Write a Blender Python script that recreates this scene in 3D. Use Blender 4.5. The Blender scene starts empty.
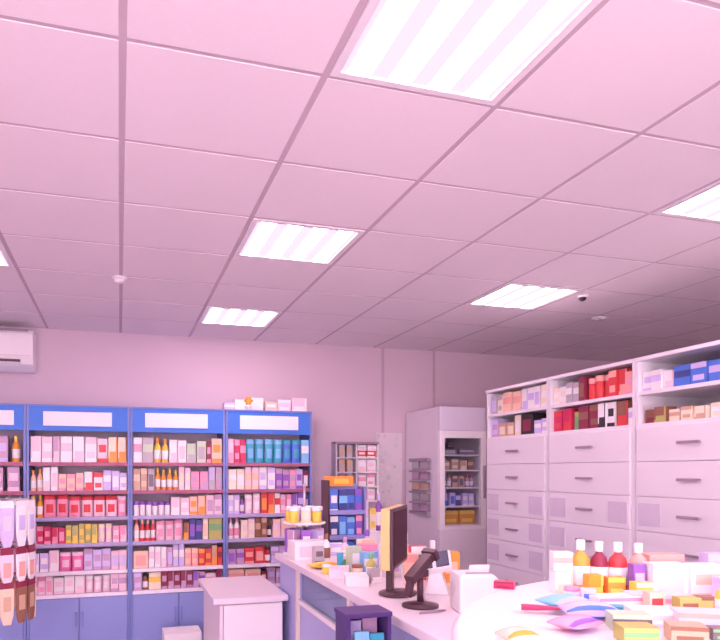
import bpy, bmesh, math, random
from mathutils import Vector, Matrix
random.seed(7)
SC = bpy.context.scene
COL = SC.collection
R = math.radians

# ------------------------------------------------------------------ camera
cam_data = bpy.data.cameras.new('camera')
cam = bpy.data.objects.new('camera', cam_data)
COL.objects.link(cam)
cam.location = (0, 0, 1.6)
cam.rotation_euler = (R(90), 0, R(-17.1))
cam_data.sensor_width = 36
cam_data.lens = 33.29
cam_data.shift_x = 0.0496
cam_data.shift_y = 0.2097
cam_data.clip_start = 0.02
SC.camera = cam

# ------------------------------------------------------------------ world, exposure
LIGHT_TINT = (1.0, 0.66, 0.775)
world = bpy.data.worlds.new('daylight')
SC.world = world
world.use_nodes = True
bg = world.node_tree.nodes['Background']
bg.inputs[0].default_value = (1.0, 0.715, 0.81, 1)
bg.inputs[1].default_value = 14.0
TUBE_STRENGTH = 23.0
SC.view_settings.view_transform = 'Standard'
SC.view_settings.look = 'None'
SC.view_settings.gamma = 1
SC.view_settings.use_curve_mapping = False
SC.view_settings.exposure = -0.02
SC.cycles.use_denoising = True
SC.cycles.max_bounces = 8
SC.cycles.diffuse_bounces = 5
SC.cycles.caustics_reflective = False
SC.cycles.caustics_refractive = False
SC.cycles.sample_clamp_indirect = 8

# ------------------------------------------------------------------ materials
MATS = {}
def mat(name, rgb, rough=0.5, vary=0.06, scale=18.0, metal=0.0, bump=0.0, spec=0.4):
    if name in MATS: return MATS[name]
    m = bpy.data.materials.new(name); m.use_nodes = True
    nt = m.node_tree; b = nt.nodes['Principled BSDF']
    tc = nt.nodes.new('ShaderNodeTexCoord')
    nz = nt.nodes.new('ShaderNodeTexNoise'); nz.inputs['Scale'].default_value = scale; nz.inputs['Detail'].default_value = 3
    nt.links.new(tc.outputs['Object'], nz.inputs['Vector'])
    mx = nt.nodes.new('ShaderNodeMix'); mx.data_type = 'RGBA'
    mx.inputs[6].default_value = tuple(max(0, c * (1 - vary)) for c in rgb) + (1,)
    mx.inputs[7].default_value = tuple(min(1, c * (1 + vary)) for c in rgb) + (1,)
    nt.links.new(nz.outputs['Fac'], mx.inputs[0])
    nt.links.new(mx.outputs[2], b.inputs['Base Color'])
    b.inputs['Roughness'].default_value = rough
    b.inputs['Metallic'].default_value = metal
    b.inputs['Specular IOR Level'].default_value = spec
    if bump:
        bp = nt.nodes.new('ShaderNodeBump'); bp.inputs['Strength'].default_value = bump; bp.inputs['Distance'].default_value = 0.002
        nt.links.new(nz.outputs['Fac'], bp.inputs['Height']); nt.links.new(bp.outputs[0], b.inputs['Normal'])
    MATS[name] = m
    return m

def glass(name, tint=(0.95, 0.97, 1.0), refl=0.08):
    if name in MATS: return MATS[name]
    m = bpy.data.materials.new(name); m.use_nodes = True
    nt = m.node_tree; nt.nodes.clear()
    out = nt.nodes.new('ShaderNodeOutputMaterial')
    t = nt.nodes.new('ShaderNodeBsdfTransparent'); t.inputs[0].default_value = tint + (1,)
    g = nt.nodes.new('ShaderNodeBsdfGlossy'); g.inputs['Roughness'].default_value = 0.03
    mx = nt.nodes.new('ShaderNodeMixShader'); mx.inputs[0].default_value = refl
    nt.links.new(t.outputs[0], mx.inputs[1]); nt.links.new(g.outputs[0], mx.inputs[2]); nt.links.new(mx.outputs[0], out.inputs[0])
    MATS[name] = m
    return m

def emit(name, rgb, s):
    m = bpy.data.materials.new(name); m.use_nodes = True
    nt = m.node_tree; nt.nodes.clear()
    out = nt.nodes.new('ShaderNodeOutputMaterial'); e = nt.nodes.new('ShaderNodeEmission')
    e.inputs[0].default_value = rgb + (1,); e.inputs[1].default_value = s
    nt.links.new(e.outputs[0], out.inputs[0])
    MATS[name] = m
    return m

# ------------------------------------------------------------------ mesh builder
class MB:
    def __init__(s): s.v = []; s.f = []; s.m = []; s.sm = []
    def add(s, vs, fs, m=0, smooth=False):
        o = len(s.v); s.v += [tuple(v) for v in vs]
        for f in fs: s.f.append(tuple(i + o for i in f)); s.m.append(m); s.sm.append(smooth)
        return s
    def box(s, x0, x1, y0, y1, z0, z1, m=0):
        vs = [(x, y, z) for z in (z0, z1) for y in (y0, y1) for x in (x0, x1)]
        return s.add(vs, [(0, 2, 3, 1), (4, 5, 7, 6), (0, 1, 5, 4), (2, 6, 7, 3), (0, 4, 6, 2), (1, 3, 7, 5)], m)
    def lathe(s, prof, n=14, c=(0, 0, 0), m=0, smooth=True, sx=1, sy=1):
        vs = []
        for r, z in prof:
            for k in range(n):
                a = 2 * math.pi * k / n
                vs.append((c[0] + r * sx * math.cos(a), c[1] + r * sy * math.sin(a), c[2] + z))
        fs = []
        for i in range(len(prof) - 1):
            for k in range(n):
                k2 = (k + 1) % n
                fs.append((i * n + k, i * n + k2, (i + 1) * n + k2, (i + 1) * n + k))
        s.add(vs, fs, m, smooth)
        o = len(s.v) - len(vs)
        for i, rev in ((0, True), (len(prof) - 1, False)):
            ring = [o + i * n + k for k in range(n)]
            if rev: ring.reverse()
            s.f.append(tuple(ring)); s.m.append(m); s.sm.append(False)
        return s
    def tube(s, p0, p1, r, n=8, m=0, r2=None):
        p0 = Vector(p0); p1 = Vector(p1); d = (p1 - p0); L = d.length
        q = d.to_track_quat('Z', 'Y'); r2 = r if r2 is None else r2
        vs = []
        for rr, z in ((r, 0), (r2, L)):
            for k in range(n):
                a = 2 * math.pi * k / n
                vs.append(p0 + q @ Vector((rr * math.cos(a), rr * math.sin(a), z)))
        fs = [(k, (k + 1) % n, n + (k + 1) % n, n + k) for k in range(n)]
        s.add(vs, fs, m, True)
        o = len(s.v) - 2 * n
        s.f.append(tuple(o + k for k in reversed(range(n)))); s.m.append(m); s.sm.append(False)
        s.f.append(tuple(o + n + k for k in range(n))); s.m.append(m); s.sm.append(False)
        return s
    def prism(s, pts, y0, y1, m=0):      # outline in x,z extruded along y
        n = len(pts)
        vs = [(x, y0, z) for x, z in pts] + [(x, y1, z) for x, z in pts]
        fs = [tuple(range(n)), tuple(reversed(range(n, 2 * n)))] + [(k, n + k, n + (k + 1) % n, (k + 1) % n) for k in range(n)]
        return s.add(vs, fs, m)
    def mesh(s, name, bevel=0.0, seg=2):
        me = bpy.data.meshes.new(name)
        me.from_pydata(s.v, [], s.f)
        for p, i, q in zip(me.polygons, s.m, s.sm): p.material_index = i; p.use_smooth = q
        bm = bmesh.new(); bm.from_mesh(me)
        bmesh.ops.recalc_face_normals(bm, faces=bm.faces)
        if bevel:
            es = [e for e in bm.edges if len(e.link_faces) == 2 and e.calc_face_angle(0) > 0.6]
            bmesh.ops.bevel(bm, geom=es, offset=bevel, segments=seg, profile=0.6, affect='EDGES', clamp_overlap=True)
        bm.to_mesh(me); bm.free()
        return me

def obj(name, me, mats, parent=None, loc=(0, 0, 0), rz=0.0, bevel=0.0, rot=None, scale=None):
    if isinstance(me, MB): me = me.mesh(name, bevel)
    if not isinstance(mats, (list, tuple)): mats = [mats]
    if len(me.materials) == 0:
        for m in mats: me.materials.append(m)
    o = bpy.data.objects.new(name, me); COL.objects.link(o)
    for i, m in enumerate(mats):
        if i < len(o.material_slots) and me.materials[i] is not m:
            o.material_slots[i].link = 'OBJECT'; o.material_slots[i].material = m
    o.parent = parent; o.location = loc; o.rotation_euler = rot if rot else (0, 0, rz)
    if scale: o.scale = scale
    return o

def tag(o, label, cat, group=None):
    o['label'] = label; o['category'] = cat
    if group: o['group'] = group
    return o

def thing(name, label, cat, loc=(0, 0, 0), rz=0, group=None):
    o = bpy.data.objects.new(name, None); COL.objects.link(o)
    o.empty_display_size = 0.1
    o.location = loc; o.rotation_euler = (0, 0, rz)
    return tag(o, label, cat, group)

def struct(name, me, mats, parent=None, **k):
    o = obj(name, me, mats, parent, **k)
    if parent is None: o['kind'] = 'structure'
    return o

# ------------------------------------------------------------------ base palette
M_wall = mat('wall_paint', (0.66, 0.54, 0.61), 0.7, 0.03, 3)
M_tile = mat('ceiling_tile', (0.87, 0.82, 0.84), 0.85, 0.02, 60, bump=0.15)
M_grid = mat('ceiling_grid', (0.56, 0.47, 0.52), 0.6, 0.02)
M_floor = mat('floor_tile', (0.46, 0.39, 0.43), 0.35, 0.06, 4)
M_white = mat('white_laminate', (0.86, 0.85, 0.86), 0.4, 0.02, 6)
M_paper = mat('paper_white', (0.90, 0.90, 0.90), 0.7, 0.02)
M_trim = mat('trim_grey', (0.62, 0.60, 0.64), 0.6, 0.03)
M_dark = mat('dark_plastic', (0.075, 0.035, 0.05), 0.35, 0.1)
M_black = mat('black_plastic', (0.02, 0.018, 0.022), 0.4, 0.1)
M_steel = mat('brushed_steel', (0.55, 0.52, 0.55), 0.35, 0.05, 40, metal=0.8)
M_handle = mat('handle_grey', (0.34, 0.26, 0.33), 0.4, 0.05)
M_blue = mat('header_blue', (0.045, 0.20, 0.72), 0.45, 0.05)
M_bluegrey = mat('post_blue', (0.20, 0.27, 0.60), 0.45, 0.05)
M_door = mat('door_periwinkle', (0.26, 0.33, 0.66), 0.45, 0.04, 5)
M_cabback = mat('cabinet_back', (0.66, 0.56, 0.66), 0.6, 0.05, 5)
M_drawer = mat('drawer_white', (0.80, 0.79, 0.82), 0.38, 0.02, 5)
M_glass = glass('clear_glass')

# ------------------------------------------------------------------ room shell
GX, GY, CELL = 0.0089, 1.3723, 0.6
X0, X1 = GX - 5 * CELL, GX + 10 * CELL          # -2.99 .. 6.01
Y0, Y1 = GY - 6 * CELL, GY + 8 * CELL           # -2.23 .. 6.17
CZ = 2.824
struct('floor', MB().box(X0 - .2, X1 + .2, Y0 - .2, Y1 + .2, -0.1, 0), M_floor)
struct('wall_back', MB().box(X0 - .2, X1 + .2, Y1, Y1 + .2, 0, CZ + .3), M_wall)
struct('wall_left', MB().box(X0 - .2, X0, Y0, Y1, 0, CZ + .3), M_wall)
struct('wall_right', MB().box(X1, X1 + .2, Y0, Y1, 0, CZ + .3), mat('wall_bounce_dark', (.30, .22, .26), .7, .03, 3))  # unseen wall, coloured dark to cut bounce light on the right-hand ceiling
wf = MB().box(X0 - .2, X1 + .2, Y0 - .2, Y0, 2.6, CZ + .3).box(X0 - .2, X1 + .2, Y0 - .2, Y0, 0, 0.35)
WIN = [(-2.6, -0.2), (0.2, 2.3)]
edges = [X0 - .2] + [e for w in WIN for e in w] + [X1 + .2]
for k in range(0, len(edges), 2): wf.box(edges[k], edges[k + 1], Y0 - .2, Y0, 0.35, 2.6)
struct('wall_front', wf, M_wall)
for k, (a, b) in enumerate(WIN):
    w = struct('window_%d' % (k + 1), MB().box(a, b, Y0 - .13, Y0 - .07, .35, .42).box(a, b, Y0 - .13, Y0 - .07, 2.53, 2.6)
               .box(a, a + .06, Y0 - .13, Y0 - .07, .42, 2.53).box(b - .06, b, Y0 - .13, Y0 - .07, .42, 2.53), M_white)
    obj('pane', MB().box(a + .06, b - .06, Y0 - .105, Y0 - .095, .42, 2.53), M_glass, w)
for a, b in WIN:
    pl = bpy.data.lights.new('window_portal', 'AREA'); pl.shape = 'RECTANGLE'; pl.size = b - a - .12; pl.size_y = 2.11; pl.cycles.is_portal = True
    po = bpy.data.objects.new('window_portal', pl); COL.objects.link(po); po.location = ((a + b) / 2, Y0 - .06, 1.475); po.rotation_euler = (R(90), 0, R(180))
struct('baseboard_back', MB().box(X0, X1, Y1 - .015, Y1, 0, .09), M_trim)
for k, x in enumerate((2.51, 3.07)):
    struct('trim_%d' % (k + 1), MB().box(x - .012, x + .012, Y1 - .008, Y1, .09, CZ), mat('seam_strip', (.52, .41, .47), .6, .03))

# ceiling: slab, T-bar grid, tiles, recessed lights
ceil = struct('ceiling', MB().box(X0 - .2, X1 + .2, Y0 - .2, Y1 + .2, CZ + .14, CZ + .3), M_wall)
g = MB()
for i in range(16): g.box(GX + (i - 5) * CELL - .013, GX + (i - 5) * CELL + .013, Y0, Y1, CZ + .0016, CZ + .03)
for j in range(15): g.box(X0, X1, GY + (j - 6) * CELL - .011, GY + (j - 6) * CELL + .011, CZ + .002, CZ + .03)
obj('ceiling_grid', g, M_grid, ceil)
LIGHTS = {(1, 0): 'recessed four-tube ceiling light between white drawer units and round island, over sales counter front',
          (1, 3): 'recessed four-tube ceiling light above the middle of the sales counter',
          (1, 6): 'recessed four-tube ceiling light close to the wall above blue cabinets',
          (4, 4): 'recessed four-tube ceiling light beside the small dark dome camera',
          (4, 1): 'recessed four-tube ceiling light over the near white drawer unit',
          (-2, 4): 'recessed four-tube ceiling light in front of the wall air conditioner'}
LIGHTS[(1, 0)] = 'recessed four-tube ceiling light above the round white display island'
for ij in ((-2, 1), (-2, -2), (1, -3), (4, -2), (-2, -5), (1, -6), (4, -5)):
    LIGHTS[ij] = 'recessed four-tube ceiling light near the shop windows'
tile_me = MB().box(.011, CELL - .011, .0095, CELL - .0095, 0, .016).mesh('ceiling_tile', .001, 1)
for i in range(-5, 10):
    for j in range(-6, 8):
        if (i, j) in LIGHTS: continue
        obj('ceiling_tile', tile_me, M_tile, ceil, loc=(GX + i * CELL, GY + j * CELL, CZ))
M_tube = emit('lit_tube_strip', LIGHT_TINT, TUBE_STRENGTH)
M_lens = emit('lit_diffuser', (1.0, 0.76, 0.97), 1.16)
fr = MB().box(.012, .588, .012, .038, -.004, .012).box(.012, .588, .562, .588, -.004, .012).box(.012, .038, .038, .562, -.004, .012).box(.562, .588, .038, .562, -.004, .012).mesh('light_frame')
ln = MB().box(.038, .562, .038, .562, .004, .012).mesh('diffuser')
tb = MB().box(-.038, .038, .042, .558, .0005, .0035).mesh('tube')
hs = MB().box(.04, .56, .04, .56, .0125, .09).mesh('housing')
for (i, j), lab in LIGHTS.items():
    t = thing('ceiling_light', lab, 'ceiling light', (GX + i * CELL, GY + j * CELL, CZ), 0, 'recessed ceiling lights')
    obj('frame', fr, M_white, t); obj('diffuser', ln, M_lens, t); obj('housing', hs, M_white, t)
    for k in range(4): obj('tube', tb, M_tube, t, loc=(.098 + k * .1347, 0, 0))

# smoke detector, dome camera, small round sensor on the ceiling
t = thing('smoke_detector', 'small white smoke detector on ceiling in front of the blue cabinets', 'smoke detector', (0.0, 4.40, CZ)); t.scale = (.78,) * 3
obj('base', MB().lathe([(.055, 0), (.055, -.014), (.048, -.018)], 20), M_white, t)
obj('sensor_head', MB().lathe([(.040, -.018), (.040, -.034), (.028, -.044), (.01, -.047)], 20), M_paper, t)
t = thing('dome_camera', 'small dark dome camera beside a ceiling light', 'camera', (3.08, 3.90, CZ)); t.scale = (.75,) * 3
obj('mount', MB().lathe([(.05, 0), (.05, -.018), (.042, -.024)], 18), M_white, t)
obj('dome', MB().lathe([(.034, -.024), (.033, -.036), (.026, -.048), (.012, -.056)], 18), M_black, t)
t = thing('ceiling_spotlight', 'small round white ceiling spotlight behind the dark dome camera', 'spotlight', (3.66, 4.43, CZ))
obj('rim', MB().lathe([(.06, 0), (.06, -.008), (.045, -.012)], 20), M_white, t)
obj('lens', MB().lathe([(.044, -.011), (.03, -.02), (.01, -.022)], 20), M_trim, t)

# ------------------------------------------------------------------ air conditioner
t = thing('air_conditioner', 'white wall-mounted split air conditioner with dark outlet slot', 'air conditioner', (-1.08, Y1 - .001, 2.43))
prof = [(0, 0), (-.10, .0), (-.19, .05), (-.215, .12), (-.215, .30), (-.19, .335), (0, .335)]
me = MB()
n = len(prof)
vs = [(x, y, z) for x in (-.42, .40) for y, z in prof]
me.add(vs, [tuple(range(n)), tuple(reversed(range(n, 2 * n)))] + [(k, n + k, n + (k + 1) % n, (k + 1) % n) for k in range(n)])
obj('body', me, M_white, t, bevel=.008)
obj('outlet_slot', MB().box(-.37, .30, -.209, -.13, .064, .088), M_dark, t)
fl = MB().box(-.37, .30, -.02, .02, -.003, .003)
obj('louvre', fl, M_white, t, loc=(0, -.196, .05), rot=(R(-40), 0, 0))
obj('top_grille', MB().box(-.38, .36, -.217, -.18, .318, .338), M_handle, t)
obj('front_line', MB().box(-.40, .38, -.2165, -.213, .118, .121), M_trim, t)

# ------------------------------------------------------------------ products
PAL = {
 'white': (.88, .88, .88), 'cream': (.88, .80, .60), 'pale-pink': (.88, .66, .74), 'pink': (.85, .36, .50), 'hot-pink': (.88, .20, .45),
 'red': (.72, .06, .07), 'crimson': (.62, .03, .12), 'maroon': (.26, .03, .07), 'salmon': (.88, .42, .36), 'peach': (.90, .62, .46),
 'orange': (.90, .36, .06), 'amber': (.80, .34, .03), 'yellow': (.90, .66, .10), 'olive': (.48, .48, .14), 'green': (.20, .48, .20),
 'pale-green': (.55, .70, .50), 'teal': (.06, .42, .58), 'sky-blue': (.22, .56, .85), 'blue': (.08, .20, .68), 'navy': (.05, .07, .26),
 'purple': (.28, .12, .52), 'lavender': (.62, .55, .86), 'mauve': (.55, .36, .54), 'grey': (.48, .46, .50), 'brown': (.28, .13, .08),
 'black': (.03, .025, .03), 'tan': (.62, .42, .28), 'dark-grey': (.16, .14, .17)}
def pm(c): return mat('print_' + c, PAL[c], 0.42, 0.10, 45)

def front_grid(pattern):
    """unit carton: x,z -0.5..0.5 / 0..1, front (y=-0.5) split into 3x4 cells that carry the print."""
    b = MB()
    xs = (-.5, -.36, .36, .5); zs = (0, .16, .42, .74, 1)
    vs = [(x, -.5, z) for z in zs for x in xs]
    fs = []; ms = []
    for r in range(4):
        for c in range(3):
            fs.append((r * 4 + c, r * 4 + c + 1, r * 4 + c + 5, r * 4 + c + 4)); ms.append(pattern[3 - r][c])
    for f, m_ in zip(fs, ms): pass
    o = len(vs)
    vs += [(-.5, .5, 0), (.5, .5, 0), (.5, .5, 1), (-.5, .5, 1)]
    b.add(vs, [], 0)
    b.f += fs; b.m += ms; b.sm += [False] * len(fs)
    top = [16, 17, 18, 19]; bot = [0, 1, 2, 3]; lef = [0, 4, 8, 12, 16]; rig = [3, 7, 11, 15, 19]
    for f, m_ in ((tuple(top) + (o + 2, o + 3), 0), (tuple(reversed(bot)) + (o, o + 1), 0), (tuple(lef) + (o + 3, o), 0),
                  (tuple(reversed(rig)) + (o + 1, o + 2), 0), ((o + 1, o, o + 3, o + 2), 0)):
        b.f.append(f); b.m.append(m_); b.sm.append(False)
    return b.mesh('carton')
CART = [front_grid(p) for p in (
    ((0, 0, 0), (0, 1, 0), (0, 0, 0), (1, 1, 1)),
    ((1, 1, 1), (0, 0, 0), (0, 1, 0), (0, 0, 0)),
    ((0, 0, 0), (1, 1, 1), (0, 0, 0), (0, 0, 0)),
    ((0, 0, 0), (0, 1, 0), (0, 1, 0), (0, 0, 0)),
    ((0, 0, 1), (0, 0, 1), (0, 1, 1), (1, 1, 1)))]
BOT = MB().lathe([(.46, 0), (.5, .03), (.5, .58), (.42, .68), (.2, .76), (.17, .82)], 12).mesh('bottle')
BLAB = MB().lathe([(.507, .14), (.507, .5)], 12).mesh('bottle_label')
CAP = MB().lathe([(.23, .80), (.24, .82), (.24, .98), (.2, 1.0)], 12).mesh('cap')
JAR = MB().lathe([(.46, 0), (.5, .04), (.5, .68), (.44, .74)], 12).mesh('jar')
JLID = MB().lathe([(.5, .74), (.51, .76), (.51, .97), (.47, 1.0)], 12).mesh('lid')
def tube_mesh():
    b = MB(); n = 12; vs = []
    for rx, ry, z in ((.30, .30, .16), (.36, .34, .22), (.42, .3, .5), (.47, .14, .85), (.5, .03, 1.0)):
        for k in range(n):
            a = 2 * math.pi * k / n; vs.append((rx * math.cos(a), ry * math.sin(a), z))
    fs = [(i * n + k, i * n + (k + 1) % n, (i + 1) * n + (k + 1) % n, (i + 1) * n + k) for i in range(4) for k in range(n)]
    b.add(vs, fs, 0, True); b.add([vs[k] for k in range(n)], [tuple(reversed(range(n)))]); b.add([vs[4 * n + k] for k in range(n)], [tuple(range(n))])
    return b.mesh('tube')
TUB = tube_mesh()
TCAP = MB().lathe([(.27, 0), (.28, .02), (.26, .16)], 12).mesh('cap')
def pouch_mesh():
    b = MB(); nx, nz = 5, 5; vs = []
    for sgn in (-1, 1):
        for r in range(nz + 1):
            for c in range(nx + 1):
                u = c / nx; w = r / nz
                d = (math.sin(math.pi * u) ** .5) * (math.sin(math.pi * min(1, w * .92 + .04)) ** .6)
                vs.append((u - .5, sgn * .5 * d * .9 + sgn * .05, w))
    N = (nx + 1) * (nz + 1)
    fs = []; ms = []
    for q in (0, 1):
        for r in range(nz):
            for c in range(nx):
                a = q * N + r * (nx + 1) + c
                fs.append((a, a + 1, a + nx + 2, a + nx + 1)); ms.append(1 if (q == 0 and r in (1, 2) and 0 < c < 4) or r == 4 else 0)
    b.add(vs, [], 0); b.f += fs; b.m += ms; b.sm += [True] * len(fs)
    ring = [c for c in range(nx + 1)] + [r * (nx + 1) + nx for r in range(1, nz + 1)] + [nz * (nx + 1) + c for c in range(nx - 1, -1, -1)] + [r * (nx + 1) for r in range(nz - 1, 0, -1)]
    for k in range(len(ring)):
        a, c = ring[k], ring[(k + 1) % len(ring)]
        b.f.append((a, c, c + N, a + N)); b.m.append(0); b.sm.append(False)
    return b.mesh('pouch')
POU = pouch_mesh()

KIND = {'c': ('medicine_carton', 'carton', 'carton'), 'b': ('bottle', 'bottle', 'bottle'), 'j': ('jar', 'jar', 'jar'),
        't': ('cream_tube', 'cream tube', 'tube'), 'p': ('pouch', 'pouch', 'pouch')}
def product(kind, c1, c2, w, d, h, loc, rz, where, group=None, rot=None, label=None):
    nm, word, cat = KIND[kind]
    cols = c1 if c1 == c2 else '%s and %s' % (c1, c2)
    if label is None:
        if kind == 'b': label = '%s bottle with %s cap %s' % (c1, c2, where)
        elif kind == 'j': label = '%s jar with %s lid %s' % (c1, c2, where)
        else: label = '%s %s %s' % (cols, word, where)
    group = group or '%s %s' % (word + ('es' if word == 'pouch' else 's'), where)
    R_ = rot if rot else (0, 0, rz)
    if kind == 'c':
        o = obj(nm, random.choice(CART), [pm(c1), pm(c2)], None, loc, rot=R_, scale=(w, d, h))
        return tag(o, label, cat, group)
    if kind == 'p':
        o = obj(nm, POU, [pm(c1), pm(c2)], None, loc, rot=R_, scale=(w, d, h))
        return tag(o, label, cat, group)
    t = thing(nm, label, cat, loc, 0, group); t.rotation_euler = R_
    s = (w, d, h)
    if kind == 'b':
        obj('body', BOT, pm(c1), t, scale=s); obj('cap', CAP, pm(c2), t, scale=s)
        obj('label_band', BLAB, pm('white' if c1 not in ('white', 'cream') else c2), t, scale=s)
    elif kind == 'j':
        obj('body', JAR, pm(c1), t, scale=s); obj('lid', JLID, pm(c2), t, scale=s)
    else:
        obj('body', TUB, pm(c1), t, scale=s); obj('cap', TCAP, pm(c2), t, scale=s)
    return t

def fill_row(spec, a, b, place, where, dmax, hmax, rng):
    """spec: 'kind c1 c2 width height count; ...' laid from a to b; place(u, dy) -> (loc, rz)."""
    items = []
    for e in spec.split(';'):
        k, c1, c2, w, h, n = e.split()
        for _ in range(int(n)): items.append((k, c1, c2, float(w), float(h) * rng.uniform(.93, 1.06)))
    tot = sum(i[3] for i in items); span = b - a
    k = min(1.0, (span - .004 * (len(items) + 1)) / tot)
    gap = (span - tot * k) / (len(items) + 1)
    u = a + gap
    for kd, c1, c2, w, h in items:
        w *= k; h = min(h * 1.16, hmax)
        d = min(dmax, {'c': max(.05, w * .9), 'p': .045, 'b': w, 'j': w, 't': min(w, .05)}[kd])
        loc, rz = place(u + w / 2, d / 2 + rng.uniform(.0, .02))
        product(kd, c1, c2, w * .97, d, h, loc, rz + (rng.uniform(-.05, .05) if kd != 'c' or w < .1 and gap > .012 else 0), where)
        u += w + gap

# ------------------------------------------------------------------ blue shelving cabinets on the back wall
CB_F, CB_B = 5.775, Y1 - .016
CB_TOP = 2.135
SHELF_Z = [.60, .785, 1.01, 1.225, 1.44, 1.672]        # top surfaces, bottom to top
M_strip_m = mat('price_strip_maroon', (.42, .13, .22), .5)
M_strip_w = mat('price_strip_white', (.86, .84, .90), .4)
M_strip_v = mat('price_strip_violet', (.42, .38, .62), .5)
M_shelf = mat('shelf_board', (.62, .55, .66), .5, .04, 6)
def blue_cabinet(xa, xb, label, plate):
    t = thing('shelf_cabinet', label, 'cabinet', ((xa + xb) / 2, CB_F, 0), 0, 'blue shelf cabinets along the back wall')
    w = (xb - xa) / 2 - .001; D = CB_B - CB_F
    for s in (-1, 1):
        obj('side_panel', MB().box(min(s * w, s * (w - .018)), max(s * w, s * (w - .018)), 0, D, 0, CB_TOP - .012), M_bluegrey, t)
    obj('back_panel', MB().box(-w + .018, w - .018, D - .012, D, .06, CB_TOP - .012), M_cabback, t)
    obj('top_panel', MB().box(-w, w, -.012, D, CB_TOP - .012, CB_TOP), M_bluegrey, t)
    h = obj('header', MB().box(-w + .0185, w - .0185, -.004, .03, 1.925, CB_TOP - .0125), M_blue, t)
    pa, pb, pz0, pz1 = plate
    obj('sign_plate', MB().box(pa - (xa + xb) / 2, pb - (xa + xb) / 2, -.012, -.0042, pz0, pz1), M_paper, h, bevel=.002)
    for i, z in enumerate(SHELF_Z):
        sh = obj('shelf', MB().box(-w + .0185, w - .0185, .0, D - .013, z - .018, z), M_shelf, t)
        obj('price_strip', MB().box(-w + .0187, w - .0187, -.006, -.0002, z - .03, z - .001), (M_strip_w, M_strip_w, M_strip_v, M_strip_v, M_strip_m, M_strip_m)[i], sh)
    obj('base_box', MB().box(-w + .0185, w - .0185, .022, D - .013, .06, .581), M_bluegrey, t)
    obj('plinth', MB().box(-w + .02, w - .02, .04, D - .02, 0, .0595), M_dark, t)
    for s in (-1, 1):
        a, b_ = sorted((s * .003, s * (w - .021)))
        d = obj('door', MB().box(a, b_, .0, .0215, .07, .566), M_door, t, bevel=.002)
        obj('handle', MB().box(min(s * .02, s * .032), max(s * .02, s * .032), -.018, -.0005, .33, .45), M_bluegrey, d, bevel=.002)
    return t
CABS = [
 (-1.505, -.712, 'blue shelf cabinet half hidden behind the hosiery rack', (-1.33, -.80, 1.965, 2.08)),
 (-.710, .083, 'blue shelf cabinet next to the hosiery rack with pink packs', (-.585, -.06, 1.965, 2.08)),
 (.085, .878, 'blue shelf cabinet behind the low white cupboard', (.205, .725, 1.965, 2.085)),
 (.880, 1.66, 'blue shelf cabinet with teal packs beside the bare wall', (1.005, 1.53, 1.965, 2.085))]
for xa, xb, lab, pl in CABS: blue_cabinet(xa, xb, lab, pl)
WH = ['of cabinet behind hosiery rack', 'of cabinet beside hosiery rack', 'of cabinet behind low cupboard', 'of cabinet with teal packs']
ORD = ['on bottom shelf', 'on second shelf up', 'on third shelf up', 'on fourth shelf up', 'on second shelf down', 'on top shelf']
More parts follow.
